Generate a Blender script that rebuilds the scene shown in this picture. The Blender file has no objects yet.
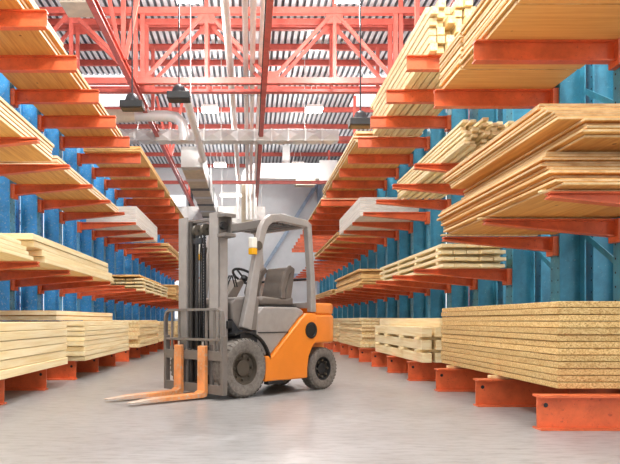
import bpy, bmesh, math, random
from mathutils import Vector, Matrix
random.seed(7)
SC = bpy.context.scene
COL = SC.collection
PI = math.pi

# ------------------------------------------------------------------ materials
def lin(r, g, b):
    f = lambda c: (c/255/12.92) if c/255 <= .04045 else ((c/255+.055)/1.055)**2.4
    return (f(r), f(g), f(b), 1)

class NT:
    def __init__(self, name):
        self.m = bpy.data.materials.new(name); self.m.use_nodes = True
        self.t = self.m.node_tree; self.b = self.t.nodes['Principled BSDF']
    def n(self, typ, **kw):
        nd = self.t.nodes.new(typ)
        for k, v in kw.items():
            if k.startswith('i_'):
                key = k[2:]; key = int(key) if key.isdigit() else key.replace('_', ' ')
                nd.inputs[key].default_value = v
            else: setattr(nd, k, v)
        return nd
    def l(self, a, b): self.t.links.new(a, b)
    def mix(self, fac, a, b, mode='MIX'):
        nd = self.n('ShaderNodeMix', data_type='RGBA', blend_type=mode)
        for sock, v in ((nd.inputs[0], fac), (nd.inputs[6], a), (nd.inputs[7], b)):
            if isinstance(v, (int, float, tuple)): sock.default_value = v
            else: self.l(v, sock)
        return nd.outputs[2]
    def noise(self, scale, detail=3, vec=None, rough=.6):
        nd = self.n('ShaderNodeTexNoise'); nd.inputs['Scale'].default_value = scale
        nd.inputs['Detail'].default_value = detail; nd.inputs['Roughness'].default_value = rough
        if vec is not None: self.l(vec, nd.inputs['Vector'])
        return nd.outputs['Fac']
    def ramp(self, fac, *stops):
        nd = self.n('ShaderNodeValToRGB'); cr = nd.color_ramp
        while len(cr.elements) < len(stops): cr.elements.new(.5)
        for e, (p, c) in zip(cr.elements, stops):
            e.position = p; e.color = c if isinstance(c, tuple) else (c, c, c, 1)
        self.l(fac, nd.inputs[0]); return nd.outputs[0]
    def objcoord(self, scale=(1, 1, 1), rnd=True):
        tc = self.n('ShaderNodeTexCoord'); mp = self.n('ShaderNodeMapping')
        mp.inputs['Scale'].default_value = scale
        self.l(tc.outputs['Object'], mp.inputs['Vector'])
        if rnd:
            oi = self.n('ShaderNodeObjectInfo')
            mu = self.n('ShaderNodeMath', operation='MULTIPLY'); mu.inputs[1].default_value = 37.0
            self.l(oi.outputs['Random'], mu.inputs[0]); cb = self.n('ShaderNodeCombineXYZ')
            for k in range(3): self.l(mu.outputs[0], cb.inputs[k])
            self.l(cb.outputs[0], mp.inputs['Location'])
        return mp.outputs[0]
    def rand(self):
        return self.n('ShaderNodeObjectInfo').outputs['Random']

def flat(name, col, rough=.5, metal=0, noise=.12, scale=9, spec=.5, bump=0):
    t = NT(name); v = t.objcoord(rnd=False)
    f = t.noise(scale, 5, v)
    dark = tuple(c*(1-2*noise) for c in col[:3])+(1,); lite = tuple(min(1, c*(1+noise)) for c in col[:3])+(1,)
    t.l(t.ramp(f, (.3, dark), (.7, lite)), t.b.inputs['Base Color'])
    t.b.inputs['Roughness'].default_value = rough; t.b.inputs['Metallic'].default_value = metal
    t.b.inputs['Specular IOR Level'].default_value = spec
    if bump:
        bn = t.n('ShaderNodeBump'); bn.inputs['Strength'].default_value = bump; bn.inputs['Distance'].default_value = .02
        t.l(f, bn.inputs['Height']); t.l(bn.outputs[0], t.b.inputs['Normal'])
    return t.m

def paint(name, col, wear, amount=.62, rough=.45, rust=None, tip=None):
    t = NT(name); v = t.objcoord(rnd=True)
    f = t.noise(3, 6, v, .7); g = t.noise(22, 5, v, .75)
    base = t.ramp(f, (.3, tuple(c*.72 for c in col[:3])+(1,)), (.7, tuple(min(1, c*1.2) for c in col[:3])+(1,)))
    mask = t.ramp(g, (amount, 0.0), (amount+.08, 1.0))
    o = t.mix(mask, base, wear)
    if rust is not None:
        h = t.noise(7, 7, v, .8); o = t.mix(t.ramp(h, (.56, 0.0), (.72, .75)), o, rust)
    if tip:   # bare rubbed steel towards the tip (local x)
        tc = t.n('ShaderNodeTexCoord'); sp = t.n('ShaderNodeSeparateXYZ'); t.l(tc.outputs['Object'], sp.inputs[0])
        ad = t.n('ShaderNodeMath', operation='ADD'); t.l(sp.outputs[0], ad.inputs[0]); t.l(f, ad.inputs[1])
        o = t.mix(rub(t, ad.outputs[0], tip), o, lin(206, 188, 172))
    t.l(o, t.b.inputs['Base Color']); t.b.inputs['Roughness'].default_value = rough
    return t.m
def rub(t, v, tip):
    mr = t.n('ShaderNodeMapRange'); mr.inputs['From Min'].default_value = tip; mr.inputs['From Max'].default_value = tip+.3
    t.l(v, mr.inputs['Value']); return mr.outputs[0]

def wood(name, a, b, edge=None, band=0, rough=.6, knots=False, vary=.25, cross=False):
    """a/b: dark and light grain of the broad faces; edge: colour pair of the narrow faces (ply bands if band)"""
    t = NT(name); v = t.objcoord((.55, 14, 14) if cross else (14, .55, 14)); f = t.noise(1.6, 5, v, .65)
    face = t.ramp(f, (.32, a), (.62, b))
    if knots:
        k = t.n('ShaderNodeTexVoronoi'); k.inputs['Scale'].default_value = 3.2
        t.l(t.objcoord((1, .8, 1)), k.inputs['Vector'])
        face = t.mix(t.ramp(k.outputs['Distance'], (.035, 1.0), (.07, 0.0)), face, lin(120, 62, 25))
    out = face
    if edge:
        ev = t.objcoord((2.5, .5, band or 14)); ef = t.noise(2.0, 4, ev)
        ec = t.ramp(ef, (.35, edge[0]), (.6, edge[1]))
        ge = t.n('ShaderNodeNewGeometry'); sp = t.n('ShaderNodeSeparateXYZ')
        t.l(ge.outputs['Normal'], sp.inputs[0]); ab = t.n('ShaderNodeMath', operation='ABSOLUTE')
        t.l(sp.outputs[2], ab.inputs[0])
        out = t.mix(t.ramp(ab.outputs[0], (.5, 0.0), (.7, 1.0)), ec, face)
    hs = t.n('ShaderNodeHueSaturation'); mr = t.n('ShaderNodeMapRange')
    mr.inputs['To Min'].default_value = 1-vary; mr.inputs['To Max'].default_value = 1+vary*.5
    t.l(t.rand(), mr.inputs['Value']); t.l(mr.outputs[0], hs.inputs['Value']); t.l(out, hs.inputs['Color'])
    t.l(hs.outputs[0], t.b.inputs['Base Color']); t.b.inputs['Roughness'].default_value = rough
    return t.m

def chip(name):
    t = NT(name); v = t.objcoord((1, 1, 1.6)); f = t.noise(60, 3, v, .8); g = t.noise(7, 3, v)
    c = t.ramp(f, (.33, lin(140, 94, 46)), (.45, lin(212, 170, 102)), (.62, lin(246, 218, 158)))
    c = t.mix(t.ramp(g, (.4, 0.0), (.8, .4)), c, lin(196, 140, 66))
    hs = t.n('ShaderNodeHueSaturation'); mr = t.n('ShaderNodeMapRange')
    mr.inputs['To Min'].default_value = .85; mr.inputs['To Max'].default_value = 1.1
    t.l(t.rand(), mr.inputs['Value']); t.l(mr.outputs[0], hs.inputs['Value']); t.l(c, hs.inputs['Color'])
    t.l(hs.outputs[0], t.b.inputs['Base Color']); t.b.inputs['Roughness'].default_value = .75
    return t.m

def emit(name, col, s):
    t = NT(name); t.b.inputs['Base Color'].default_value = col
    t.b.inputs['Emission Color'].default_value = col; t.b.inputs['Emission Strength'].default_value = s
    return t.m

def floor_mat():
    t = NT('concrete'); v = t.objcoord((1, 1, 1), rnd=False)
    f = t.noise(.9, 6, v, .65); v2 = t.objcoord((1.3, 5, 1), rnd=False); g = t.noise(3.6, 8, v2, .72)
    c = t.ramp(f, (.3, lin(148, 146, 145)), (.7, lin(164, 162, 161)))
    c = t.mix(t.ramp(g, (.46, 0.0), (.68, .75)), c, lin(104, 100, 96))
    t.l(c, t.b.inputs['Base Color'])
    k2 = t.noise(.35, 3, t.objcoord((1, 1, 1), rnd=False)); c = t.mix(t.ramp(k2, (.35, .0), (.7, .35)), c, lin(122, 119, 116))
    r = t.ramp(f, (.3, .3), (.7, .36)); t.l(r, t.b.inputs['Roughness'])
    return t.m

M = dict(
    floor=floor_mat(),
    wall=flat('wall_paint', lin(226, 228, 230), .7, noise=.03, scale=2),
    deck_shade=flat('deck_recess_shade', lin(128, 134, 142), .6, noise=.05, scale=3),  # shade inside the deck ribs, painted as a darker grey
    brace=paint('pale_blue_steel', lin(156, 176, 198), lin(190, 200, 210), .64),
    deck=flat('galvanised_deck', lin(226, 229, 234), .5, .0, noise=.04, scale=3),
    red=paint('red_steel', lin(192, 90, 78), lin(220, 180, 172), .64, .45),
    arm=paint('orange_steel', lin(224, 106, 60), lin(178, 76, 48), .6, .4, rust=lin(190, 76, 44)),
    blueL=paint('blue_steel', lin(76, 168, 224), lin(186, 208, 220), .57, .4, rust=lin(46, 108, 160)),
    blueR=paint('teal_steel', lin(66, 146, 174), lin(140, 186, 200), .62, .4, rust=lin(48, 106, 126)),
    hole=flat('bolt_hole', lin(22, 34, 40), .6),
    pine=wood('pine', lin(226, 186, 122), lin(250, 228, 176), vary=.14),
    pale=wood('pale_timber', lin(238, 206, 146), lin(253, 236, 190), vary=.1, edge=(lin(240, 212, 154), lin(252, 234, 190))),
    board=wood('softwood_board', lin(206, 140, 66), lin(240, 186, 104), edge=(lin(236, 208, 156), lin(253, 238, 204)), knots=True, vary=.16),  # bright lit edges and warm shaded faces are put into the colour
    boardx=wood('cross_board', lin(222, 164, 88), lin(240, 190, 112), edge=(lin(206, 150, 90), lin(250, 226, 176)), band=10, knots=True, vary=.2, cross=True),
    ply=wood('plywood', lin(206, 138, 66), lin(238, 182, 102), edge=(lin(204, 160, 106), lin(240, 208, 156)), band=3, knots=True, vary=.34),  # edge light against warmer shaded faces is painted in here too
    tan=wood('tan_board', lin(200, 144, 76), lin(232, 186, 112), edge=(lin(206, 152, 84), lin(240, 200, 134)), vary=.16),
    chip=chip('chipboard'),
    white=wood('white_board', lin(226, 222, 214), lin(240, 238, 232), edge=(lin(214, 204, 190), lin(238, 232, 222)), band=30, vary=.06),
    duct=flat('duct_metal', lin(206, 206, 204), .4, .3, noise=.05, scale=2),
    whitepipe=flat('white_pipe', lin(232, 230, 226), .4, noise=.04, scale=4),
    beige=flat('beige_panel', lin(200, 188, 166), .6, noise=.1, scale=3),
    black=flat('black_plastic', lin(24, 24, 26), .5),
    dark=flat('dark_steel', lin(58, 58, 62), .45, .3),
    grey=flat('grey_paint', lin(122, 114, 108), .42, .1, noise=.05),
    lgrey=flat('light_grey_paint', lin(162, 155, 150), .4, .1, noise=.05),
    orange=flat('orange_paint', lin(246, 140, 44), .3, noise=.04, scale=3),
    fork=paint('orange_fork', lin(232, 152, 92), lin(206, 172, 146), .54, .4, tip=1.4),
    inner=flat('mast_inner', lin(84, 79, 75), .45, .2),
    steel=flat('worn_steel', lin(196, 186, 176), .35, .6),
    tyre=flat('tyre_rubber', lin(124, 117, 110), .85, noise=.2, scale=24, bump=.3),
    rim=flat('rim_paint', lin(92, 84, 74), .5, .4),
    seat=flat('seat_vinyl', lin(112, 102, 94), .55, noise=.06),
    glass=flat('smoked_glass', lin(16, 16, 18), .45),
    lamp_w=emit('lamp_white', (1, .98, .94, 1), 7),
    lens=flat('lamp_lens', lin(244, 240, 228), .15, noise=.02),
    amber=flat('amber_lens', lin(240, 176, 30), .2, noise=.03),
    side_glow=emit('added_wall_glow', (.95, .98, 1, 1), .75),  # glow of the bands added on the side walls
    sky=emit('skylight_sheet', (.95, .98, 1, 1), 1.0),
)

# ------------------------------------------------------------------ mesh helpers
class MB:
    def __init__(self): self.v = []; self.f = []; self.mi = []; self.sm = []
    def add(self, vs, fs, mi=0, sm=False):
        b = len(self.v); self.v += [tuple(p) for p in vs]
        for f in fs: self.f.append([i+b for i in f]); self.mi.append(mi); self.sm.append(sm)
        return self
    def box(self, x0, x1, y0, y1, z0, z1, mi=0):
        x0, x1 = sorted((x0, x1)); y0, y1 = sorted((y0, y1)); z0, z1 = sorted((z0, z1))
        return self.add([(x0, y0, z0), (x1, y0, z0), (x1, y1, z0), (x0, y1, z0), (x0, y0, z1), (x1, y0, z1), (x1, y1, z1), (x0, y1, z1)],
                 [(3, 2, 1, 0), (4, 5, 6, 7), (0, 1, 5, 4), (1, 2, 6, 5), (2, 3, 7, 6), (3, 0, 4, 7)], mi)
    def loft(self, rings, mi=0, sm=False, cap=True):
        n = len(rings[0]); vs = [p for r in rings for p in r]; fs = []
        for k in range(len(rings)-1):
            for i in range(n):
                j = (i+1) % n; fs.append((k*n+i, k*n+j, (k+1)*n+j, (k+1)*n+i))
        self.add(vs, fs, mi, sm)
        if cap:
            self.add(rings[0], [tuple(range(n))[::-1]], mi); self.add(rings[-1], [tuple(range(n))], mi)
        return self
    def prism(self, poly, axis, a, b, mi=0):
        """poly in the two other axes (x,z for 'y'; y,z for 'x'; x,y for 'z')"""
        def P(p, t): return {'y': (p[0], t, p[1]), 'x': (t, p[0], p[1]), 'z': (p[0], p[1], t)}[axis]
        return self.loft([[P(p, a) for p in poly], [P(p, b) for p in poly]], mi)
    def tube(self, pts, r, n=8, mi=0, cap=True):
        pts = [Vector(p) for p in pts]; rings = []; up0 = None
        for i, p in enumerate(pts):
            d = (pts[min(i+1, len(pts)-1)]-pts[max(i-1, 0)]).normalized()
            if up0 is None: up0 = Vector((0, 0, 1)) if abs(d.z) < .9 else Vector((1, 0, 0))
            s = d.cross(up0).normalized(); u = s.cross(d); up0 = u
            rr = r[i] if isinstance(r, (list, tuple)) else r
            rings.append([p+s*math.cos(2*PI*k/n)*rr+u*math.sin(2*PI*k/n)*rr for k in range(n)])
        return self.loft(rings, mi, True, cap)
    def bar(self, a, b, w, h, mi=0):
        a = Vector(a); b = Vector(b); d = (b-a).normalized()
        up = Vector((0, 0, 1)) if abs(d.z) < .95 else Vector((0, 1, 0))
        s = d.cross(up).normalized()*w/2; u = s.cross(d).normalized()*h/2
        return self.loft([[p-s-u, p+s-u, p+s+u, p-s+u] for p in (a, b)], mi)
    def path(self, pts, w, h, mi=0, lat=(0, 1, 0)):
        """rectangular section swept along pts, w along 'lat'"""
        L = Vector(lat); P = [Vector(p) for p in pts]; rings = []
        for i, p in enumerate(P):
            d1 = (P[i]-P[i-1]).normalized() if i else None; d2 = (P[i+1]-P[i]).normalized() if i < len(P)-1 else None
            d = ((d1 or d2)+(d2 or d1)).normalized(); n = d.cross(L).normalized()
            c = 1/max(.5, (d.dot(d1) if d1 else 1))
            ww = w[i] if isinstance(w, (list, tuple)) else w; hh = h[i] if isinstance(h, (list, tuple)) else h
            rings.append([p-L*ww/2-n*hh/2*c, p+L*ww/2-n*hh/2*c, p+L*ww/2+n*hh/2*c, p-L*ww/2+n*hh/2*c])
        return self.loft(rings, mi)
    def rev(self, prof, c, axis='y', n=28, mi=0):
        """closed profile of (radius, t) turned about an axis through c"""
        rings = []
        for k in range(n):
            a = 2*PI*k/n; q = []
            for r, t in prof:
                o = {'y': (r*math.cos(a), t, r*math.sin(a)), 'z': (r*math.cos(a), r*math.sin(a), t), 'x': (t, r*math.cos(a), r*math.sin(a))}[axis]
                q.append((c[0]+o[0], c[1]+o[1], c[2]+o[2]))
            rings.append(q)
        rings.append(rings[0]); return self.loft(rings, mi, True, False)
    def build(self, name, mats, parent=None, loc=None, bevel=0, seg=2, smooth=True):
        me = bpy.data.meshes.new(name); me.from_pydata(self.v, [], self.f)
        for m in (mats if isinstance(mats, (list, tuple)) else [mats]): me.materials.append(m)
        me.polygons.foreach_set('material_index', self.mi); me.polygons.foreach_set('use_smooth', self.sm)
        bm = bmesh.new(); bm.from_mesh(me); bmesh.ops.remove_doubles(bm, verts=bm.verts, dist=1e-5)
        bmesh.ops.recalc_face_normals(bm, faces=bm.faces); bm.to_mesh(me); bm.free()
        if any(self.sm) or bevel: me.shade_smooth(); me.set_sharp_from_angle(angle=math.radians(38))
        o = bpy.data.objects.new(name, me); COL.objects.link(o)
        if parent: o.parent = parent
        if loc: o.location = loc
        if bevel:
            b = o.modifiers.new('bevel', 'BEVEL'); b.width = bevel; b.segments = seg; b.limit_method = 'ANGLE'; b.angle_limit = math.radians(30); b.harden_normals = True
        return o

def tag(o, label, cat, group=None):
    o['label'] = label; o['category'] = cat
    if group: o['group'] = group
    return o
def structure(o): o['kind'] = 'structure'; return o
def empty(name, loc, label, cat, group=None, rz=0):
    o = bpy.data.objects.new(name, None); COL.objects.link(o); o.location = loc; o.rotation_euler.z = rz; o.empty_display_size = .2
    return tag(o, label, cat, group)
def copy_tree(o, parent=None):
    c = o.copy(); COL.objects.link(c); c.parent = parent
    for ch in list(o.children): copy_tree(ch, c)
    return c
ORD = ['', 'first', 'second', 'third', 'fourth', 'fifth', 'sixth', 'seventh', 'eighth', 'ninth', 'tenth', 'eleventh', 'twelfth', 'thirteenth',
       'fourteenth', 'fifteenth', 'sixteenth', 'seventeenth', 'eighteenth', 'nineteenth', 'twentieth', 'twenty-first', 'twenty-second', 'twenty-third', 'twenty-fourth', 'twenty-fifth', 'twenty-sixth']
def rank(i, n, noun, word):   # i counted from the top, 0-based
    return f'topmost {noun}' if i == 0 else (f'lowest {noun}' if i == n-1 else f'{ORD[i+1]} {noun} from the top')

# ------------------------------------------------------------------ building shell
XL, XR, Y0, Y1, ZC = -7.6, 7.6, -5.0, 42.0, 10.3
structure(MB().box(XL, XR, Y0, Y1, -.2, 0).build('floor', M['floor']))
structure(MB().box(XL-.2, XL, Y0, Y1, -.2, ZC+.3).build('wall_left', M['wall']))
structure(MB().box(XR, XR+.2, Y0, Y1, -.2, ZC+.3).build('wall_right', M['wall']))
structure(MB().box(XL-.2, XR+.2, Y1, Y1+.2, -.2, ZC+.3).build('wall_back', M['wall']))
def deck(x0, x1, y0, y1):
    m = MB(); pitch = .21; dpt = .085; prof = []
    n = int(round((x1-x0)/pitch))
    p = (x1-x0)/n
    for k in range(n):
        a = x0+k*p
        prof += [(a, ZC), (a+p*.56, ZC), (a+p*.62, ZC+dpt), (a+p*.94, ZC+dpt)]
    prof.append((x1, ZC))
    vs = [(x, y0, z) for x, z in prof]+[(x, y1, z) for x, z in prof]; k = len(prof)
    for i in range(k-1): m.add([vs[i], vs[i+1], vs[k+i+1], vs[k+i]], [(0, 1, 2, 3)], 0 if i % 4 == 0 else 1)  # rib sides and recesses get the painted shade tone
    return m
SKY = [(-7.4, -4.4, 26.15, 30.0), (4.4, 7.4, 26.15, 30.0), (-7.4, -4.4, 12.4, 16.0), (4.4, 7.4, 12.4, 16.0), (-7.4, -4.4, 1.4, 5.0), (4.4, 7.4, 1.4, 5.0)]
cm = MB()
def merge(d):
    b = len(cm.v); cm.v += d.v; cm.f += [[i+b for i in f] for f in d.f]; cm.mi += d.mi; cm.sm += d.sm
ys = [(Y0, 1.4), (1.4, 5.0), (5.0, 12.4), (12.4, 16.0), (16.0, 26.15), (26.15, 30.0), (30.0, Y1)]
for a, b in ys:
    gap = a in (1.4, 12.4, 26.15)
    d = deck(-4.4, 4.4, a, b) if gap else deck(XL, XR, a, b); merge(d)
    if gap:
        for q in (deck(XL, -7.4, a, b), deck(7.4, XR, a, b)): merge(q)
cm.add([(XL-.2, Y0, ZC+.3), (XR+.2, Y0, ZC+.3), (XR+.2, Y1, ZC+.3), (XL-.2, Y1, ZC+.3)], [(0, 1, 2, 3)])
structure(cm.build('ceiling', [M['deck'], M['deck_shade']]))
for k, (a, b, c, d) in enumerate(SKY):
    structure(MB().box(a, b, c, d, ZC+.02, ZC+.05).build(f'window_{k+1}', M['sky']))
structure(MB().box(-6.6, -3.9, Y1-.04, Y1+.02, 1.0, 8.6).build('window_7', M['sky']))

for k, (x, s_) in enumerate(((XL, 1), (XR, -1))):
    structure(MB().box(x-.02*s_, x+.04*s_, 1.0, 36.0, .9, 6.6).build(f'window_{8+k}', M['side_glow']))  # glowing bands added behind the racks to brighten the columns
# purlins, truss, long beams
def ibeam_y(m, x, z0, z1, y0, y1, w=.12):
    m.box(x-w/2, x+w/2, y0, y1, z0, z0+.02); m.box(x-w/2, x+w/2, y0, y1, z1-.02, z1); m.box(x-.008, x+.008, y0, y1, z0+.02, z1-.02)
for k, y in enumerate((11.2, 13.9, 16.6, 18.9, 21.6, 23.2, 24.6, 27.4, 30.1, 32.7, 35.4, 38.2, 41.0)):
    o = MB().box(XL, XR, y-.06, y+.06, 10.1, 10.12).box(XL, XR, y-.006, y+.006, 10.12, 10.28).box(XL, XR, y-.06, y+.06, 10.28, 10.3).build('roof_purlin', M['red'])
    o2 = k+1
    tag(o, f'{ORD[o2]} red steel purlin from the camera under the corrugated roof', 'beam', 'red roof purlins')
def truss(name, y, label, hb=.15, ht=.07):
    t = empty(name, (0, y, 0), label, 'roof truss', 'twin red roof trusses')
    zb, zt = 7.75, 9.75
    def p(nm, m): return m.build(nm, M['red'], t)
    p('bottom_chord', MB().box(XL, XR, -.09, .09, zb-.09, zb-.07).box(XL, XR, -.09, -.07, zb-.07, zb-.07+hb).box(XL, XR, .07, .09, zb-.07, zb-.07+hb))
    p('top_chord', MB().box(XL, XR, -.09, .09, zt+.07, zt+.09).box(XL, XR, -.09, -.07, zt-.09, zt+.07).box(XL, XR, .07, .09, zt-.09, zt+.07))
    xs = [-6.9, -5.1, -3.05, -1.22, .62, 2.45, 4.2, 6.0, 7.4]
    for i in range(len(xs)-1):
        a, b = (zb, zt) if i % 2 == 0 else (zt, zb)
        p('diagonal', MB().bar((xs[i], 0, a), (xs[i+1], 0, b), .08, .1))
    for i in (1, 3, 5, 7): p('post', MB().bar((xs[i], 0, zb), (xs[i], 0, zt), .1, .1)); p('gusset', MB().box(xs[i]-.24, xs[i]+.24, -.02, .02, zt-.34, zt))
    for i in (2, 4, 6): p('gusset', MB().box(xs[i]-.24, xs[i]+.24, -.02, .02, zb, zb+.28)); 
    for i in (2, 6): p('post', MB().bar((xs[i], 0, zb), (xs[i], 0, zt), .12, .12))
    for i in (1, 3, 5, 7): p('hanger', MB().box(xs[i]-.05, xs[i]+.05, -.05, .05, zt+.08, 10.1))
    return t
truss('roof_truss', 19.5, 'nearer of the twin red lattice trusses spanning the hall under the roof')
truss('roof_truss', 20.25, 'farther of the twin red lattice trusses spanning the hall under the roof', .07)
for y, lab in ((25.5, 'thin red cross beam over the aisle beyond the lattice trusses'), (33.6, 'farthest thin red cross beam near the end wall')):
    tag(MB().box(XL, XR, y-.06, y+.06, 7.62, 7.64).box(XL, XR, y-.006, y+.006, 7.64, 7.76).box(XL, XR, y-.06, y+.06, 7.76, 7.78).build('cross_beam', M['red']), lab, 'beam')
def long_beam(x, lab):
    t = empty('ceiling_beam', (x, 0, 0), lab, 'beam')
    m = MB(); ibeam_y(m, 0, 7.40, 7.62, 12.0, 41.3, .14); m.build('girder', M['red'], t)
    MB().box(-.1, -.07, 12.0, 40, 7.45, 7.5).build('power_rail', M['black'], t)
    for y in (14.0, 17.6, 19.5, 23.0, 28.0, 37.0):
        MB().bar((0, y, 7.6), (0, y, 10.12), .11, .11).build('hanger', M['red'], t)
    for y in ((17.6, 28.0) if x < 0 else ()):
        for s in (-1, 1): MB().bar((s*.05, y, 7.66), (s*.55, y, 10.1), .1, .1).build('strut', M['red'], t)
long_beam(-3.25, 'red girder running lengthwise above the left rack, with black power rail')
long_beam(.43, 'red girder running lengthwise above the middle of the aisle')
long_beam(4.35, 'red girder running lengthwise above the right rack')
for s, w in ((-1, 'left'), (1, 'right')):
    for k, y in enumerate((13.5, 19.9, 26.4, 33.0, 39.4)):
        t = empty('building_column', (s*6.6, y, 0), f'{ORD[k+1]} red lattice building column from the camera behind the {w} rack', 'column', f'red building columns {w}')
        for dx in (-.22, .22): MB().box(dx-.05, dx+.05, -.08, .08, 0, 10.12).build('chord', M['red'], t)
        z = .3; f = 1
        while z < 9.6:
            MB().bar((-.22*f, 0, z), (.22*f, 0, z+.6), .05, .05).build('lacing', M['red'], t); z += .6; f = -f

# pipes
for nm, x, z, r, lab in (('white_pipe', -.56, 8.35, .1, 'leftmost and thickest white pipe running lengthwise under the roof'),
                         ('white_pipe', -.095, 8.3, .075, 'second white ceiling pipe from the left, left of the close trio middle'),
                         ('white_pipe', .1, 8.3, .075, 'third white ceiling pipe from the left, in the middle of the close trio'),
                         ('white_pipe', .345, 8.3, .075, 'rightmost white ceiling pipe, beside the central red girder')):
    pts = [(x, 10.0, z), (x, 35.6, z), (x, 35.82, z-.1), (x, 35.9, z-.35), (x, 35.9, 6.2)]
    t = tag(MB().tube(pts, r, 12).build(nm, M['whitepipe']), lab, 'pipe', 'white ceiling pipes')
    m = MB()
    for y in (14.6, 22.2, 28, 34):
        m.rev([(r, -.06), (r+.018, -.06), (r+.018, .06), (r, .06)], (x, y, z), 'y', 12)
    m.build('coupling', M['duct'], t)
    MB().tube([(x, 24.5, z+r*.8), (x, 24.5, 10.31)], .012, 5).build('hanger_rod', M['duct'], t)

# ducts
def crossbroken(m, x0, x1, y, z0, z1, step, dep, mi=0):
    """box duct along X with pyramid-creased panels on the camera side and below"""
    m.box(x0, x1, y, y+dep, z0, z1, mi); n = max(1, int(round((x1-x0)/step))); w = (x1-x0)/n
    for k in range(n):
        a = x0+k*w+.02; b = a+w-.04; c = (a+b)/2; zc = (z0+z1)/2
        m.add([(a, y-.002, z0+.02), (b, y-.002, z0+.02), (b, y-.002, z1-.02), (a, y-.002, z1-.02), (c, y-.09, zc)], [(0, 1, 4), (1, 2, 4), (2, 3, 4), (3, 0, 4)], mi)
        m.add([(a, y+.02, z0-.002), (b, y+.02, z0-.002), (b, y+dep-.02, z0-.002), (a, y+dep-.02, z0-.002), (c, y+dep/2, z0-.1)], [(0, 1, 4), (1, 2, 4), (2, 3, 4), (3, 0, 4)], mi)
        m.box(x0+k*w-.02, x0+k*w+.02, y-.04, y+dep+.03, z0-.04, z1+.04, mi)
t = empty('ventilation_duct', (0, 24.2, 7.3), 'grey sheet-metal duct with creased panels crossing the hall below the pipes', 'duct')
m = MB(); crossbroken(m, -4.6, 3.2, 0, 0, .38, .62, .5); m.build('duct_body', M['duct'], t)
for x in (-4.0, -1.0, 2.0): MB().tube([(x, .25, .38), (x, .25, 3.01)], .015, 5).build('hanger_rod', M['duct'], t)
t = empty('ventilation_duct', (-2.0, 17.6, 6.5), 'long rectangular duct with beige banded underside running above the left rack', 'duct')
MB().box(-.5, .29, 7.4, 19.6, .02, .78).build('duct_body', M['duct'], t)
MB().tube([(.36, -.3, .2), (.36, 7.0, .2), (.2, 7.5, .3)], .11, 14).build('spigot', M['whitepipe'], t)
for k in range(4, 10):
    MB().box(-.49, .28, .15+1.95*k, 1.55+1.95*k, -.012, .022).build('insulation_panel', M['beige'], t)
    MB().box(-.52, .31, 1.6+1.95*k, 2.05+1.95*k, -.015, .80).build('flange_band', M['dark'] if k % 2 else M['duct'], t)
m = MB()
for y in (9, 13, 18): MB().tube([(0, y, .78), (0, y, 3.81)], .015, 5).build('hanger_rod', M['duct'], t)
MB().tube([(.36, 1.5, .3), (.36, 1.5, 3.81)], .012, 5).build('hanger_rod', M['duct'], t)
t = empty('pipe_elbow', (-3.6, 21.5, 0), 'curved grey insulated pipe bending down beside the left girder', 'pipe')
MB().tube([(.0, 0, 7.35), (1.0, 0, 7.35), (1.3, 0, 7.3), (1.5, 0, 7.12), (1.55, 0, 6.8), (1.55, 0, 6.55)], .17, 14).build('bend', M['duct'], t)
MB().tube([(-1.2, 0, 7.35), (.0, 0, 7.35)], .2, 14).build('sleeve', M['beige'], t)
MB().tube([(.4, 0, 7.5), (.4, 0, 10.31)], .015, 5).build('hanger_rod', M['duct'], t)
t = empty('ventilation_duct', (0, 36.2, 8.4), 'large white duct below the roof at the far end with curved elbow', 'duct')
MB().box(.35, 3.75, 0, .9, .05, .85).build('duct_body', M['whitepipe'], t)
m = MB(); prof = []
for k in range(7):
    a = PI/2*k/6; prof.append((.35-.75*math.sin(a), .85-.85*(1-math.cos(a))))
prof += [(-.4, -.3), (.2, -.3), (.2, -.1), (.35, .05)]
m.prism(prof, 'y', 0, .9).build('elbow', M['whitepipe'], t)
MB().box(-.4, .2, 0, .9, -2.6, -.3).build('riser', M['beige'], t)
MB().box(3.75, 4.7, -.05, .95, -.1, 1.0).build('plenum', M['duct'], t)
MB().box(2.5, 3.55, .1, .8, -.28, .05).build('heater', M['beige'], t)
MB().box(1.8, 2.2, .4, .5, .85, 1.91).build('hanger_rod', M['duct'], t)
t = empty('ventilation_duct', (0, 37.4, 6.2), 'low pale duct with pyramid-creased panels in front of the end wall', 'duct')
m = MB(); crossbroken(m, -4.2, .9, 0, 0, .95, .8, .6); m.build('duct_body', M['whitepipe'], t)
for x in (-3.6, -1.5, .7): MB().tube([(x, .3, .95), (x, .3, 4.11)], .02, 5).build('hanger_rod', M['duct'], t)
tag(MB().box(-3.7, -3.42, 41.55, 41.85, 0, 8.8).box(-3.8, -3.32, 41.5, 41.9, 8.8, 8.86).build('steel_post', M['dark']), 'dark slim steel post against the end wall behind the mast', 'post')
t = empty('wind_brace', (0, 41.8, 0), 'blue steel post and slanting brace against the end wall', 'brace')
MB().box(4.2, 4.45, -.12, .12, 0, 9.4).build('post', M['brace'], t)
MB().bar((4.2, 0, 9.3), (.6, 0, 3.6), .1, .2).build('diagonal', M['brace'], t)
MB().box(.2, 4.2, -.1, .1, 3.5, 3.75).build('rail', M['brace'], t)

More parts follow.
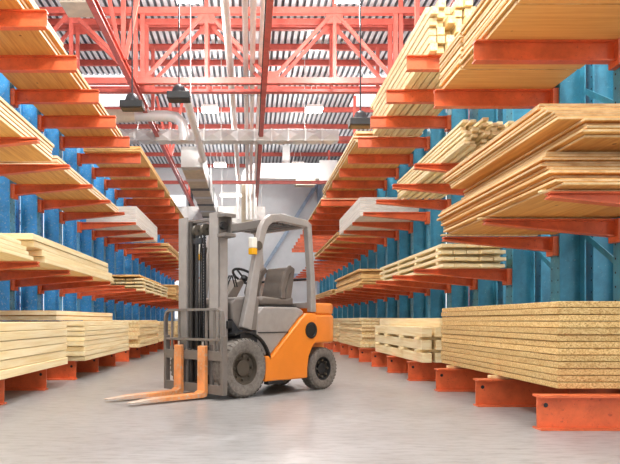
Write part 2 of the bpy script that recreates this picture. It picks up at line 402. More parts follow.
# lamps
def lamp(x, y, z, lab, w=.66, d=.5, power=300):
    t = empty('ceiling_lamp', (x, y, z), lab, 'lamp', 'white hall lamps')
    MB().prism([(-w/2, 0), (w/2, 0), (w/2-.05, .1), (-w/2+.05, .1)], 'y', -d/2, d/2).build('housing', M['whitepipe'], t)
    MB().box(-w/2+.015, w/2-.015, -d/2-.004, d/2+.004, -.07, 0).build('diffuser', M['lamp_w'], t)
    for s in (-1, 1): MB().tube([(s*w*.35, 0, .1), (s*.01, 0, 10.3-z)], .01, 5).build('suspension_wire', M['whitepipe'], t)
    L = bpy.data.lights.new('hall_light', 'POINT'); L.shadow_soft_size = .3; L.energy = power; L.color = (1, .975, .94)
    o = bpy.data.objects.new('hall_light', L); COL.objects.link(o); o.location = (x, y, z-.45)
rows = ['behind the camera', 'nearest', 'nearest in view', 'beyond the lattice trusses', 'near the end wall']
for k, y in enumerate((-1.5, 6.5, 17.0, 26.1, 35.0)):
    for s, x in (('left', -1.5), ('right', 2.5)):
        lamp(x, y, [9.0, 9.0, 9.0, 9.0, 8.9][k], f'white box lamp of the {s} row hanging from the roof, {rows[k]}', power=(320, 1250, 700, 440, 300)[k])
lamp(-1.0, 38.6, 8.0, 'low wide white lamp hanging close to the end wall', 1.3, .4, 60)
def flood(x, y, z, lab):
    t = empty('flood_light', (x, y, z), lab, 'lamp', 'black floodlights')
    MB().box(-.27, .27, -.2, .2, 0, .17).build('housing', M['black'], t, bevel=.015)
    MB().rev([(.001, .165), (.17, .165), (.17, .22), (.13, .33), (.06, .38), (.001, .38)], (0, 0, 0), 'z', 18).build('reflector', M['dark'], t)
    MB().box(-.22, .22, -.16, .16, -.012, .004).build('lens', M['glass'], t)
    MB().tube([(0, 0, .37), (0, 0, 10.3-z)], .018, 6).build('stem', M['dark'], t)
flood(-2.8, 16.3, 5.95, 'black floodlight with grey dome hanging above the left rack')
flood(-1.68, 16.3, 6.16, 'black floodlight hanging at the front end of the white spigot tube')
flood(2.67, 16.3, 5.53, 'black floodlight hanging above the aisle edge of the right rack')
t = empty('ceiling_panel', (-4.07, 16.3, 8.33), 'beige square heater panel under the roof at upper left', 'panel')
MB().box(-.36, .36, -.4, .4, 0, .05).build('panel_face', M['beige'], t); MB().box(-.2, .2, -.1, .1, .05, .2).build('mount', M['duct'], t)
MB().tube([(0, 0, .2), (0, 0, 1.96)], .02, 6).build('hanger_rod', M['duct'], t)

# ------------------------------------------------------------------ cantilever racks
PITCH = 1.51
def column_mesh(R, s, H=6.1):
    m = MB()
    m.box(s*R, s*(R+.014), -.13, .13, 0, H); m.box(s*(R+.31), s*(R+.325), -.13, .13, 0, H); m.box(s*(R+.014), s*(R+.31), -.007, .007, 0, H)
    for k in range(38):
        z = .35+.15*k
        for y in (-.085, .085):
            q = [(s*(R-.003), y+.014*math.cos(a*PI/3), z+.014*math.sin(a*PI/3)) for a in range(6)]
            m.add(q, [tuple(range(6))], 1)
    return m
def arm_mesh(tip, R, s, zt, h0, h1, w=.12):
    """I-section arm, h0 deep at the tip and h1 at the column"""
    m = MB(); a, b = s*tip, s*R
    m.box(a, b, -w/2, w/2, zt-.016, zt)
    m.prism([(a, zt-.016), (b, zt-.016), (b, zt-h1+.016), (a, zt-h0+.016)], 'y', -.007, .007)
    m.loft([[(a, -w/2, zt-h0), (a, w/2, zt-h0), (a, w/2, zt-h0+.016), (a, -w/2, zt-h0+.016)], [(b, -w/2, zt-h1), (b, w/2, zt-h1), (b, w/2, zt-h1+.016), (b, -w/2, zt-h1+.016)]])
    return m
def upright(s, R, levels, base_tip, mat):
    t = empty('rack_upright', (0, 0, 0), '', 'rack')
    column_mesh(R, s).build('column', [mat, M['hole']], t)
    column_mesh(R+.42, s).build('rear_column', [mat, M['hole']], t)
    m = MB(); a, b = s*base_tip, s*(R+.75)
    m.box(a, b, -.085, .085, .266, .284).box(a, b, -.085, .085, 0, .016).box(a, b, -.008, .008, .016, .266).box(a+s*.95, a+s*.965, -.08, .08, .016, .266)
    for y in (-.009, .009): m.add([(a+s*(.07+.02*math.cos(k*PI/4)), y, .2+.02*math.sin(k*PI/4)) for k in range(8)], [tuple(range(8))], 1)
    m.build('base_beam', [M['arm'], M['hole']], t)
    for zt, tip, h0, h1 in levels:
        A = arm_mesh(tip, R, s, zt, h0, h1).build('arm', M['arm'], t)
        MB().box(s*(R-.07), s*R, -.1, .1, zt-h1-.05, zt).build('arm_bracket', M['arm'], A)
    return t
RR, LR = 3.88, 4.1
near = upright(1, RR, [(1.95, 2.46, .05, .19), (3.81, 2.35, .215, .215)], 2.37, M['blueR'])
far = upright(1, RR, [(1.66, 2.46, .06, .19), (3.22, 2.46, .07, .2), (4.83, 2.35, .215, .215)], 2.37, M['blueR'])
left = upright(-1, LR, [(1.65, 2.71, .06, .19), (3.24, 2.71, .05, .19), (4.88, 2.6, .225, .225)], 2.61, M['blueL'])
RY = [5.60+PITCH*n for n in range(22)]; LY = [7.25+PITCH*n for n in range(21)]
fn = {id(near): 0, id(far): 0, id(left): 0}
def put(proto, y, lab, grp):
    o = proto if fn[id(proto)] == 0 else copy_tree(proto); fn[id(proto)] += 1
    o.location = (0, y, 0); o['label'] = lab; o['group'] = grp
for n, y in enumerate(RY):
    put(near if n < 3 else far, y, f'{ORD[n+1]} teal upright from the camera in the right rack, with orange arms', 'teal uprights of the right rack')
for n, y in enumerate(LY):
    put(left, y, f'{ORD[n+1]} blue upright from the camera in the left rack, with orange arms', 'blue uprights of the left rack')

def braces(s, R, Y, mat, side, col):
    t0 = empty('rack_brace', (s*(R+.3175), 0, 0), '', 'brace', f'{col} braces of the {side} rack')
    for z in (1.95, 3.75, 5.3):
        MB().bar((0, PITCH-.135, z), (0, .135, z-.68), .014, .07).build('diagonal', mat, t0)
    MB().box(-.007, .007, .13, PITCH-.13, 5.9, 5.96).build('tie_bar', mat, t0)
    for n in range(len(Y)-1):
        o = t0 if n == 0 else copy_tree(t0); o.location.y = Y[n]
        o['label'] = f'{col} bracing between the {ORD[n+1]} and {ORD[n+2]} uprights of the {side} rack'
braces(1, RR, RY, M['blueR'], 'right', 'teal'); braces(-1, LR, LY, M['blueL'], 'left', 'blue')

# ------------------------------------------------------------------ timber
def slab(dx, dy, dz, b=.005):
    bm = bmesh.new(); bmesh.ops.create_cube(bm, size=1); bmesh.ops.scale(bm, vec=(dx, dy, dz), verts=bm.verts)
    bmesh.ops.bevel(bm, geom=list(bm.edges), offset=b, segments=1, affect='EDGES')
    me = bpy.data.meshes.new('slab'); bm.to_mesh(me); bm.free(); return me
def place(name, me, x, y, z, lab, cat, grp, rz=0, mat=None):
    o = bpy.data.objects.new(name, me); COL.objects.link(o); o.location = (x, y, z); o.rotation_euler.z = rz
    return tag(o, lab, cat, grp)
def sheets(name, noun, desc, xa, xb, ya, yb, z, n, th, mat, jx=.012, jy=.02, gap=.006, slant=0, xs=None, rz=.0, cat='board', zgap=None):
    """one pile of full-width sheets; xa aisle side, xb rack side; ya near, yb far; each sheet its own object"""
    me = slab(abs(xb-xa), yb-ya, th); me.materials.append(M[mat])
    for k in range(n):
        dx = random.uniform(-jx, jx)+(xs[k] if xs else 0); dy = random.uniform(-jy, jy)+slant*k
        place(name, me, (xa+xb)/2+dx, (ya+yb)/2+dy, z+th/2+k*(th+gap), f'{rank(n-1-k, n, noun, 0)} {desc}', cat, f'{noun}s {desc}', random.uniform(-rz, rz))
    return z+n*(th+gap)
def grid(name, noun, desc, xa, pitch, nx, w, ya, yb, z, nz, th, zp, mat, jx=.008, jy=.05, skip=(), cat='timber', rz=.002):
    """bundle of sticks: nx side by side from the aisle side inwards (pitch signed), nz layers"""
    me = slab(w, yb-ya, th); me.materials.append(M[mat])
    for k in range(nz):
        for i in range(nx):
            if (i, k) in skip: continue
            lay = 'top layer' if k == nz-1 else ('bottom layer' if k == 0 else f'{ORD[nz-k]} layer from top')
            place(name, me, xa+pitch*(i+.5)+random.uniform(-jx, jx), (ya+yb)/2+random.uniform(-jy, jy), z+th/2+k*zp,
                  f'{noun}, {ORD[i+1]} from aisle in {lay}, {desc}', cat, f'{noun}s {desc}', random.uniform(-rz, rz))
def battens(desc, xa, xb, yl, z, h, cat='batten', mat='pine', w=.07):
    me = slab(abs(xb-xa), w, h); me.materials.append(M[mat])
    for k, y in enumerate(yl):
        place('spacer_batten', me, (xa+xb)/2, y, z+h/2, f'{ORD[k+1]} small wooden batten from the camera {desc}', cat, f'battens {desc}')

BZ = .285
# right floor
battens('under the near right chipboard pile', 2.52, 3.8, (7.15, 8.66), BZ, .035)
sheets('chipboard_sheet', 'chipboard sheet', 'of the pile nearest on the right floor', 2.6, 3.86, 5.72, 9.18, BZ+.037, 13, .052, 'chip', jx=.011, jy=.012, gap=.005)
Y = (9.75, 13.35)
zz = BZ+.002
for k in range(3):
    grid('square_timber', 'pale square timber', ['bottom course of right timber pile', 'middle course of right timber pile', 'upper course of right timber pile'][k], 2.45, .2, 6, .145, Y[0], Y[1], zz, 1, .14, .14, 'pale', jy=.03)
    if k < 2: battens(['between lower courses of the square timbers', 'between upper courses of the square timbers'][k], 2.43, 3.66, (9.95, 11.0, 12.2, 13.1), zz+.142, .04, mat='pale', w=.12)
    zz += .142+.042
zz -= .04
grid('square_timber', 'pale square timber', 'laid on top of right timber pile', 2.75, .2, 4, .18, 9.9, 14.4, zz, 1, .13, .13, 'pale', jy=.03)
sheets('timber_board', 'yellow board', 'of the floor pile behind the right square timbers', 2.5, 3.7, 15.2, 18.9, BZ+.002, 9, .068, 'pine', jx=.05, jy=.06)
sheets('timber_board', 'yellow board', 'of the right floor pile just past the forklift', 2.5, 3.7, 19.4, 23.0, BZ+.002, 9, .068, 'pine', jx=.04, jy=.06)
sheets('timber_board', 'yellow board', 'of the farthest right floor pile', 2.5, 3.7, 24.0, 29.5, BZ+.002, 6, .1, 'pine', jx=.03, jy=.06)
# right level one
xs = [.06, .02, .08, .03, .0, .05, .02, -.02, .04, .0, .03, .05]
z = sheets('plywood_sheet', 'plywood sheet', 'of the lower batch on the near right arms', 2.44, 3.78, 5.42, 8.55, 1.972, 12, .0265, 'ply', jx=.018, jy=.06, gap=.003, slant=.03, xs=xs)
battens('under the near right plywood pile', 2.4, 3.6, (5.62, 7.13, 8.5), 1.951, .02)
z = sheets('plywood_sheet', 'plywood sheet', 'of the set-back batch amid the near right plywood', 2.6, 3.84, 5.3, 8.3, z, 5, .0265, 'ply', jx=.03, jy=.05, gap=.003)
z = sheets('plywood_sheet', 'plywood sheet', 'of the upper batch on the near right arms', 2.4, 3.84, 5.32, 8.15, z, 8, .0265, 'ply', jx=.025, jy=.05, gap=.003, slant=.05)
zz = 1.662
for k in range(4):
    grid('plank', 'pale plank', ['bottom course of right slatted stack', 'lower middle course of right slatted stack', 'upper middle course of right slatted stack', 'top course of right slatted stack'][k], 2.78, .19, 5, .175, 9.85, 14.45, zz, 1, .05, .05, 'pale', jy=.05)
    if k < 3: battens(['above bottom planks of the slatted right stack', 'above lower middle planks of slatted right stack', 'below top planks of the slatted right stack'][k], 2.78, 3.72, (10.1, 11.4, 12.7, 14.1), zz+.052, .045, mat='pale')
    zz += .052+.047
sheets('timber_board', 'tan board', 'of the waist-high right pile behind the slatted stack', 2.5, 3.7, 15.3, 19.6, 1.662, 7, .05, 'tan', jx=.05, jy=.12)
sheets('timber_board', 'tan board', 'of the farthest waist-high right pile', 2.5, 3.7, 20.4, 27.0, 1.662, 3, .05, 'tan', jx=.05, jy=.12)
# right level two
for d_, a, b in (('front', 4.5, 6.26), ('middle', 6.29, 7.9), ('rear', 7.93, 8.8)):
    sheets('timber_board', 'wide knotty board', f'in {d_} section of overhead right pile', 2.47, 3.84, a, b, 3.812, 10, .04, 'boardx', jx=.03, jy=.008, gap=.007, slant=-.002)
grid('timber_stick', 'thin batten', 'in loose right bundle behind plywood', 2.83, .125, 7, .08, 9.1, 13.2, 3.222, 6, .042, .064, 'pale', jx=.015, jy=.14, rz=.003)
sheets('plasterboard_sheet', 'white plasterboard sheet', 'of the block on the right rack', 2.47, 3.8, 15.2, 18.6, 3.222, 9, .045, 'white', jx=.004, jy=.006, gap=.002)
sheets('timber_board', 'tan board', 'of the thin right pile behind the white block', 2.5, 3.7, 19.2, 26.0, 3.222, 3, .05, 'tan', jx=.04, jy=.1)
# right level three
grid('square_timber', 'squared yellow timber', 'in high right bundle', 2.63, .126, 8, .11, 10.0, 14.6, 4.832, 6, .108, .126, 'pine', jx=.005, jy=.16, rz=.0008)
sheets('timber_board', 'long yellow board', 'of the topmost right pile behind the timber bundle', 2.34, 3.8, 15.1, 21.5, 4.832, 6, .042, 'board', jx=.05, jy=.08)
sheets('timber_board', 'long yellow board', 'of the topmost right pile at the far end', 2.4, 3.8, 22.2, 30.0, 4.832, 3, .05, 'board', jx=.05, jy=.08)
# left floor
sheets('thick_board', 'thick pine board', 'of the floor pile nearest on the left', -2.54, -3.9, 6.2, 9.5, BZ+.002, 6, .092, 'pale', jx=.012, jy=.015, gap=.007)
sheets('thick_board', 'thick pine board', 'of the second floor pile on the left', -2.46, -3.75, 10.15, 13.9, BZ+.002, 8, .068, 'pale', jx=.012, jy=.03, gap=.007)
sheets('timber_board', 'brownish board', 'laid back on top of the second left floor pile', -2.78, -3.9, 9.95, 14.0, BZ+.003+8*.0755, 2, .07, 'board', jx=.02, jy=.1, gap=.007)
sheets('timber_board', 'pine board', 'of the third floor pile on the left', -2.45, -3.7, 15.2, 18.3, BZ+.002, 7, .082, 'pine', jx=.03, jy=.06)
sheets('timber_board', 'pine board', 'of the fourth floor pile on the left', -2.5, -3.7, 18.9, 23.0, BZ+.002, 6, .09, 'pine', jx=.03, jy=.06)
sheets('timber_board', 'pine board', 'of the farthest left floor pile', -2.5, -3.7, 24.0, 29.5, BZ+.002, 6, .09, 'pine', jx=.03, jy=.06)
# left level one
sheets('thick_board', 'pale thick board', 'of the waist-high pile nearest on the left', -2.73, -4.0, 6.0, 8.6, 1.652, 4, .047, 'pale', jx=.015, jy=.06, gap=.003, slant=-.12)
sheets('thick_board', 'pale thick board', 'of the second waist-high pile on the left', -2.68, -3.9, 9.0, 13.5, 1.652, 4, .079, 'pale', jx=.015, jy=.1, gap=.003, slant=-.2)
sheets('timber_board', 'brown board', 'lying on the left slatted stack', -2.75, -3.7, 17.2, 21.4, 1.652+4*.088, 1, .045, 'tan', jx=.02, jy=.05)
zz = 1.652
for k in range(4):
    grid('plank', 'tan plank', ['bottom course of left slatted stack', 'lower middle course of left slatted stack', 'upper middle course of left slatted stack', 'top course of left slatted stack'][k], -2.68, -.24, 4, .22, 17.3, 22.6, zz, 1, .045, .045, 'pale', jy=.08)
    if k < 3: battens(['above bottom planks of the slatted left stack', 'above lower middle planks of slatted left stack', 'below top planks of the slatted left stack'][k], -2.68, -3.62, (17.6, 19.2, 20.8, 22.3), zz+.046, .04, mat='pale')
    zz += .046+.042
sheets('timber_board', 'tan board', 'of the waist-high pile behind the mast', -2.6, -3.8, 24.4, 30.0, 1.652, 8, .06, 'tan', jx=.03, jy=.1)
# left level two
sheets('timber_board', 'cream-edged board', 'of the middle-level pile nearest on the left', -2.9, -4.0, 5.8, 10.05, 3.242, 5, .046, 'board', jx=.025, jy=.05, gap=.007, slant=.01)
sheets('timber_board', 'cream-edged board', 'of the second middle-level pile on the left', -2.9, -4.0, 10.35, 15.2, 3.242, 3, .046, 'board', jx=.025, jy=.05, gap=.007)
sheets('plasterboard_sheet', 'white plasterboard sheet', 'of the block on the left rack', -2.76, -4.0, 16.7, 20.5, 3.242, 10, .043, 'white', jx=.004, jy=.006, gap=.002)
sheets('timber_board', 'tan board', 'of the middle-level pile beyond the left white block', -2.8, -4.0, 23.6, 30.0, 3.242, 6, .05, 'tan', jx=.03, jy=.08)
# left level three
sheets('timber_board', 'cream-edged board', 'of the top pile nearest on the left', -2.9, -4.0, 5.9, 10.6, 4.882, 7, .044, 'board', jx=.05, jy=.06, gap=.007)
sheets('timber_board', 'cream-edged board', 'of the second top-level pile on the left', -2.9, -4.0, 10.8, 15.5, 4.882, 6, .044, 'board', jx=.05, jy=.06, gap=.007)
sheets('timber_board', 'thin tan board', 'of the third top-level pile on the left', -2.55, -3.9, 16.05, 22.0, 4.882, 3, .042, 'tan', jx=.03, jy=.08, gap=.007)
sheets('timber_board', 'thin tan board', 'of the farthest top-level pile on the left', -2.6, -3.9, 22.6, 30.5, 4.882, 3, .042, 'tan', jx=.03, jy=.08, gap=.007)

# ------------------------------------------------------------------ forklift  (local: x forward, y left)
FK = empty('forklift', (-.388, 8.196, 0), 'orange and grey forklift truck parked in the aisle with forks lowered', 'forklift', rz=math.radians(180)+math.atan2(.677, .736))
def part(nm, m, mat, parent=None, bevel=.008, seg=2): return m.build(nm, mat, parent or FK, bevel=bevel, seg=seg)
def wheel(x, y, r, w, s, nm):
    hw = w/2; rim = r*.56
    prof = [(rim, -hw*.8), (r*.74, -hw), (r*.9, -hw*.94), (r*.985, -hw*.7), (r, -hw*.3), (r, hw*.3), (r*.985, hw*.7), (r*.9, hw*.94), (r*.74, hw), (rim, hw*.8)]
    t = MB(); t.rev(prof, (x, y, r), 'y', 40)
    for k in range(36):          # tread blocks
        a = 2*PI*k/36
        for q in (-1, 1):
            aa = a+(.045 if q > 0 else 0); c, sn = math.cos(aa), math.sin(aa); d = .035
            P = []
            for rr, yy in ((r*.97, q*hw*.12), (r*1.012, q*hw*.12), (r*1.0, q*hw*.78), (r*.93, q*hw*.96)):
                for da in (-d, d): P.append((x+rr*math.cos(aa+da), y+yy, r+rr*math.sin(aa+da)))
            t.add(P, [(0, 1, 3, 2), (2, 3, 5, 4), (4, 5, 7, 6), (0, 2, 4, 6), (1, 3, 5, 7)])
    W = part(nm, t, M['tyre'], bevel=0)
    m = MB().rev([(rim*1.02, -hw*.8), (rim*1.02, hw*.8), (rim*.93, hw*.82), (rim*.86, hw*.45), (rim*.5, hw*.32), (rim*.48, hw*.55), (.001, hw*.58), (.001, -hw*.6), (rim, -hw*.6)] if s > 0 else
                 [(rim*1.02, hw*.8), (rim*1.02, -hw*.8), (rim*.93, -hw*.82), (rim*.86, -hw*.45), (rim*.5, -hw*.32), (rim*.48, -hw*.55), (.001, -hw*.58), (.001, hw*.6), (rim, hw*.6)], (x, y, r), 'y', 32)
    part('rim', m, M['rim'] if r > .3 else M['black'], W, bevel=0)
    for k in range(8):
        a = 2*PI*k/8; bx, bz = x+rim*.7*math.cos(a), r+rim*.7*math.sin(a); y0 = y+s*hw*.36
        part('wheel_nut', MB().tube([(bx, y0, bz), (bx, y0+s*.035, bz)], 6e-3+.009, 6), M['rim'], W, bevel=0)
wheel(-.01, .39, .345, .265, 1, 'front_wheel'); wheel(-.01, -.39, .345, .265, -1, 'front_wheel')
wheel(-1.42, .37, .272, .2, 1, 'rear_wheel'); wheel(-1.42, -.37, .272, .2, -1, 'rear_wheel')
part('axle', MB().tube([(-.01, -.3, .33), (-.01, .3, .33)], .09, 12).tube([(-1.42, -.29, .27), (-1.42, .29, .27)], .06, 12), M['black'], bevel=0)
part('axle_housing', MB().box(-.12, .10, -.24, .24, .10, .58), M['black'])
part('chassis', MB().box(-1.25, -.02, -.27, .27, .17, .62).box(-1.2, -.36, -.42, .42, .19, .45), M['black'])
# body side panels (outline from the side), orange
side = [(-.325, .165), (-.325, .47), (-.46, .475), (-.62, .62), (-.965, .925), (-1.06, .985), (-1.24, .985), (-1.24, .62), (-1.17, .56), (-1.1, .44), (-1.075, .3), (-1.075, .17)]
for s in (1, -1):
    P = part('side_panel', MB().prism(side, 'y', s*.41, s*.5), M['orange'], bevel=.02, seg=3)
    part('step', MB().box(-.62, -.36, s*.44, s*.52, .13, .17), M['black'], P)
    part('filler_cap', MB().rev([(.001, s*.49), (.1, s*.49), (.105, s*.512), (.08, s*.515), (.075, s*.505), (.001, s*.505)], (-1.13, 0, .77), 'y', 24), M['black'], P, bevel=0)
# counterweight
pl = [(-1.06, .5), (-1.48, .49), (-1.62, .45), (-1.72, .36), (-1.77, .22), (-1.78, 0)]; pl = pl+[(x, -y) for x, y in pl[-2::-1]]
CW = part('counterweight', MB().prism(pl, 'z', .6, .97).prism([(max(-9, min(x, -1.23)), y*.98) for x, y in pl], 'z', .965, 1.12), M['orange'], bevel=.035, seg=3)
part('counterweight_skirt', MB().prism([(-1.12, .24), (-1.6, .24), (-1.75, .18), (-1.75, -.18), (-1.6, -.24), (-1.12, -.24)], 'z', .2, .6), M['orange'], CW, bevel=.02)
part('tow_pin', MB().box(-1.84, -1.77, -.06, .06, .62, .72), M['black'], CW)
# hood and grey side cover under the seat
cover = [(-.30, .48), (-.46, .475), (-.62, .62), (-.965, .925), (-1.06, .985), (-1.03, 1.03), (-.93, 1.06), (-.34, 1.06), (-.24, .98), (-.22, .74), (-.24, .6)]
H = part('hood', MB().prism(cover, 'y', -.455, .455), M['lgrey'], bevel=.03, seg=3)
part('hood_seam', MB().box(-.88, -.25, -.462, .462, .745, .757), M['dark'], H, bevel=0)
part('hood_lid', MB().prism([(-.50, 1.055), (-1.08, 1.055), (-1.08, 1.085), (-.5, 1.08)], 'y', -.30, .30), M['black'], H, bevel=.01)
# front fenders (arc over the front wheel), floor plate and cowl
for s in (1, -1):
    arc = []
    for k in range(13):
        a = math.radians(168-100*k/12); arc.append((-.01+.405*math.cos(a)*1.0, .345+.405*math.sin(a)))
    m = MB(); m.loft([[(x, s*.28, z), (x, s*.50, z), (-.01+(x+.01)*1.06, s*.50, .345+(z-.345)*1.06), (-.01+(x+.01)*1.06, s*.28, .345+(z-.345)*1.06)] for x, z in arc])
    part('fender', m, M['black'], bevel=0)
part('floor_plate', MB().box(-.38, .02, -.45, .45, .60, .78), M['dark'])
C_ = part('cowl', MB().prism([(-.02, .76), (.1, .90), (.12, 1.10), (.06, 1.145), (-.16, 1.165), (-.2, 1.10), (-.16, .78)], 'y', -.41, .41), M['grey'], bevel=.02, seg=3)
part('cowl_top', MB().prism([(.075, 1.14), (-.17, 1.165), (-.17, 1.18), (.06, 1.158)], 'y', -.40, .40), M['lgrey'], C_, bevel=.004)
for s in (1, -1):
    part('side_lamp', MB().box(.10, .17, s*.26, s*.40, .80, .89), M['black'], C_)
    part('cowl_foot', MB().box(-.1, .1, s*.28, s*.40, .76, .92), M['dark'], C_)
# overhead guard: left and right frames with one bend each, rails across
g = [(-.04, .80), (-.13, 1.16), (-.26, 1.80), (-.315, 1.98), (-.365, 2.06), (-.455, 2.12), (-.60, 2.14), (-1.05, 2.115), (-1.11, 2.085), (-1.17, 1.47), (-1.19, 1.0)]
gw = [.15, .125, .10, .10, .10, .10, .10, .09, .085, .085, .10]
G = None
for s in (1, -1):
    o = part('guard_frame', MB().path([(x, s*.458, z) for x, z in g], .08, gw), M['lgrey'], bevel=.014)
    part('pillar_foot', MB().prism([(-.10, .78), (-.2, .78), (-.24, 1.12), (-.2, 1.2), (-.17, 1.12)], 'y', s*.425, s*.485), M['grey'], o)
part('guard_crossbar', MB().path([(-.38, -.42, 2.05), (-.38, .42, 2.05)], .09, .1, lat=(1, 0, 0)), M['grey'])
part('guard_crossbar', MB().path([(-1.08, -.42, 2.1), (-1.08, .42, 2.1)], .09, .07, lat=(1, 0, 0)), M['grey'])
for k in range(5):
    x = -.50-.115*k
    part('guard_slat', MB().box(x-.022, x+.022, -.41, .41, 2.07, 2.12), M['inner'], bevel=.004)
part('guard_rear_plate', MB().box(-1.2, -1.15, -.42, .42, 1.05, 1.12), M['lgrey'])
part('guard_rear_bar', MB().tube([(-1.165, -.42, 1.42), (-1.165, .42, 1.42)], .018, 8), M['dark'], bevel=0)
# work lamps on the front pillars
for s in (1, -1):
    wl = part('work_lamp', MB().box(-.16, -.08, s*.47, s*.545, 1.735, 1.86), M['lens'], bevel=.012)
    part('turn_signal', MB().box(-.16, -.08, s*.47, s*.545, 1.66, 1.735), M['amber'], wl, bevel=.008)
    part('lamp_bracket', MB().tube([(-.2, s*.44, 1.77), (-.2, s*.53, 1.77)], .055, 14), M['rim'], wl, bevel=0)
    part('rear_mirror', MB().box(-.34, -.31, s*.30, s*.40, 1.58, 1.84), M['dark'], bevel=.01)
# seat
part('seat', MB().prism([(-.50, 1.08), (-.48, 1.15), (-.54, 1.195), (-.96, 1.165), (-1.08, 1.20), (-1.08, 1.08)], 'y', -.25, .25), M['seat'], bevel=.03, seg=3)
S = part('backrest', MB().prism([(-.94, 1.16), (-1.05, 1.57), (-1.09, 1.59), (-1.135, 1.56), (-1.06, 1.15)], 'y', -.23, .23), M['seat'], bevel=.03, seg=3)
for s in (1, -1):
    part('bolster', MB().path([(-.88, s*.235, 1.17), (-.88, s*.235, 1.28), (-.96, s*.235, 1.5), (-1.04, s*.235, 1.58)], .05, .07), M['seat'], S, bevel=.012)
part('hip_guard', MB().path([(-.78, -.29, 1.13), (-.74, -.29, 1.26), (-.80, -.29, 1.45), (-.88, -.29, 1.52), (-1.0, -.27, 1.5)], .03, .05), M['seat'], bevel=.01)
part('dashboard', MB().prism([(-.02, 1.15), (-.2, 1.15), (-.34, 1.36), (-.29, 1.40), (-.2, 1.36)], 'y', -.17, .13), M['seat'], bevel=.02)
# steering wheel: tilted ring with spokes
c = Vector((-.44, 0.02, 1.44)); ax = Vector((-.55, 0, .83)).normalized(); u = Vector((0, 1, 0)); w = ax.cross(u)
ring = [c+u*.165*math.cos(2*PI*k/28)+w*.165*math.sin(2*PI*k/28) for k in range(29)]
SW = part('steering_wheel', MB().tube(ring, .016, 8, cap=False), M['black'], bevel=0)
m = MB()
for k in range(3):
    a = 2*PI*k/3+.5; m.tube([c-ax*.03, c+u*.16*math.cos(a)+w*.16*math.sin(a)], .011, 6)
m.tube([c-ax*.03, c-ax*.2], .025, 10); m.tube([c-ax*.05, c-ax*.0], .045, 10)
part('spokes', m, M['black'], SW, bevel=0)
for k in range(3):
    y = -.2-.05*k
    L_ = part('control_lever', MB().tube([(-.12, y, 1.15), (-.17, y, 1.3), (-.22, y, 1.42)], .008, 6), M['dark'], bevel=0)
    part('knob', MB().rev([(.001, -.03), (.018, -.02), (.022, 0), (.018, .02), (.001, .03)], (-.225, y, 1.44), 'z', 10), M['black'], L_, bevel=0)
# mast: outer channels, inner channels, cross members, cylinders, chains
for s in (1, -1):
    part('outer_mast_rail', MB().box(.15, .29, s*.345, s*.372, .12, 2.13).box(.262, .295, s*.215, s*.372, .12, 2.13).box(.145, .17, s*.27, s*.372, .12, 2.13), M['lgrey'], bevel=.004)
    part('inner_mast_rail', MB().box(.17, .25, s*.215, s*.24, .16, 2.08).box(.235, .26, s*.165, s*.24, .16, 2.08).box(.165, .185, s*.17, s*.24, .16, 2.08), M['inner'], bevel=.004)
    part('lift_cylinder', MB().tube([(.12, s*.24, .15), (.12, s*.24, 1.25)], .03, 12).tube([(.12, s*.24, 1.25), (.12, s*.24, 2.0)], .018, 10), M['steel'], bevel=0)
    ch = MB()
    for k in range(46): ch.box(.235, .26, s*.07-.014, s*.07+.014, .50+k*.033, .525+k*.033)
    part('lift_chain', ch.box(.243, .252, s*.07-.009, s*.07+.009, .48, 2.02), M['dark'], bevel=0)
    part('chain_pulley', MB().rev([(.02, -.022), (.07, -.022), (.056, 0), (.07, .022), (.02, .022)], (.235, s*.075, 1.96), 'y', 18), M['rim'], bevel=0)
    part('hydraulic_hose', MB().tube([(.2, s*.03, .5), (.2, s*.03, 1.7), (.22, s*.03, 1.9), (.26, s*.03, 1.9), (.27, s*.025, 1.7), (.275, s*.02, .6)], .01, 8), M['black'], bevel=0)
    part('tilt_cylinder', MB().tube([(.13, s*.32, .66), (-.28, s*.3, .50)], .035, 12), M['dark'], bevel=0)
    if s > 0:
        mb = part('mast_bracket', MB().box(.15, .31, .372, .52, 2.06, 2.10).box(.15, .31, .372, .52, 1.84, 1.88).box(.15, .30, .372, .395, 1.84, 2.11).box(.165, .185, .395, .47, 1.88, 2.06), M['grey'], bevel=.005)
        part('mast_roller', MB().tube([(.25, .395, 1.97), (.25, .44, 1.97)], .045, 14), M['black'], mb, bevel=0)
part('mast_crosshead', MB().box(.17, .21, -.35, .35, 2.06, 2.10), M['grey'])
for a, b in ((1.0, 1.09), (.25, .42)): part('mast_crossmember', MB().box(.13, .17, -.36, .36, a, b), M['grey'])
part('chain_anchor', MB().box(.22, .27, -.12, .04, 1.80, 1.87), M['dark'])
for k, y in enumerate((.15, .19)):
    part('cowl_hose', MB().tube([(.1, y+.1, 1.16), (.09, y+.11, 1.3), (.02, y+.1, 1.42), (-.08, y+.04, 1.42), (-.16, y, 1.3)], .009, 6), M['black'], bevel=0)
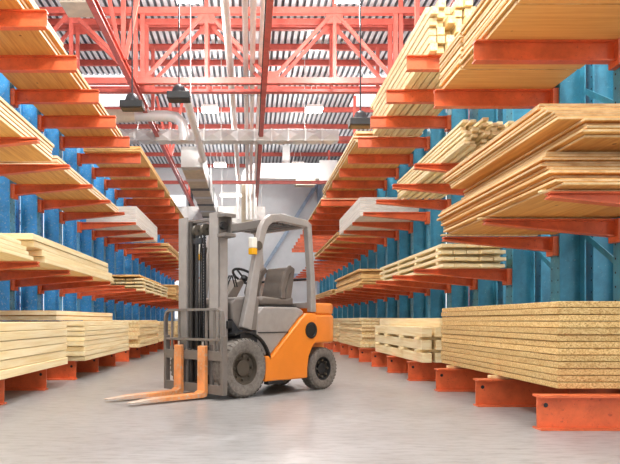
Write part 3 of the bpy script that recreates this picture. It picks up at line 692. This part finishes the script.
# carriage with load backrest
CG = part('carriage', MB().box(.33, .375, -.56, .55, .44, .545).box(.33, .375, -.56, .55, .06, .165).box(.30, .34, -.31, -.26, .08, .62).box(.30, .34, .26, .31, .08, .62), M['grey'], bevel=.004)
nt = MB()
for k in range(11): nt.box(.335, .372, -.5+.1*k-.012, -.5+.1*k+.012, .545, .56)
part('fork_bar_notches', nt, M['grey'], CG, bevel=0)
for s in (1, -1): part('carriage_side_plate', MB().box(.315, .38, s*.515, s*.56, .06, .72), M['grey'], CG, bevel=.004)
LB = part('load_backrest', MB().path([(.36, -.545, .50), (.36, -.545, .92), (.36, -.52, .99), (.36, -.46, 1.02), (.36, .44, 1.02), (.36, .51, .99), (.36, .53, .92), (.36, .53, .50)], .05, .03, lat=(1, 0, 0)), M['grey'], bevel=.004)
for y in (-.42, -.28, .24, .38): part('backrest_bar', MB().box(.345, .365, y-.016, y+.016, .54, 1.01), M['grey'], LB, bevel=.003)
part('backrest_rail', MB().box(.345, .375, -.54, .52, .66, .69), M['grey'], LB, bevel=.003)
for y in (-.22, .23):
    m = MB(); hw = .068
    prof = [(.38, .06), (.40, .03), (.44, .022), (1.1, .022), (1.39, .03), (1.395, .04), (1.1, .062), (.47, .075), (.43, .10), (.425, .60), (.385, .61)]
    n = len(prof); rings = []
    taper = lambda x: hw if x < 1.05 else hw*(1-(x-1.05)/.35*.45)
    m.add([(x, y-taper(x), z) for x, z in prof]+[(x, y+taper(x), z) for x, z in prof],
          [(i, (i+1) % n, n+(i+1) % n, n+i) for i in range(n)]+[(0, 1, 2, 8, 9, 10), (2, 3, 7, 8), (3, 4, 5, 6), (3, 6, 7)]+[tuple(n+i for i in f[::-1]) for f in ((0, 1, 2, 8, 9, 10), (2, 3, 7, 8), (3, 4, 5, 6), (3, 6, 7))])
    f = part('fork', m, M['fork'], bevel=.004)
    part('fork_pin', MB().tube([(.40, y, .60), (.40, y, .655)], .013, 8), M['steel'], f, bevel=0)
    part('fork_tip', MB().box(1.18, 1.36, y-.035, y+.035, .058, .0595), M['steel'], f, bevel=0) if False else None

# ------------------------------------------------------------------ camera, light, colour
cam = bpy.data.cameras.new('camera'); co = bpy.data.objects.new('camera', cam); COL.objects.link(co)
co.location = (0, 0, .9); co.rotation_euler = (PI/2, 0, 0)
cam.sensor_width = 36; cam.sensor_fit = 'HORIZONTAL'; cam.lens = 680/620*36
cam.shift_x = (310-249)/620; cam.shift_y = (320-232)/620
cam.clip_end = 200
SC.camera = co
W = bpy.data.worlds.new('daylight'); SC.world = W; W.use_nodes = True
bg = W.node_tree.nodes['Background']; bg.inputs[0].default_value = (1, .985, .96, 1); bg.inputs[1].default_value = 1.2
SC.view_settings.view_transform = 'Standard'; SC.view_settings.look = 'None'; SC.view_settings.gamma = 1
SC.view_settings.use_curve_mapping = False; SC.view_settings.exposure = 0.0
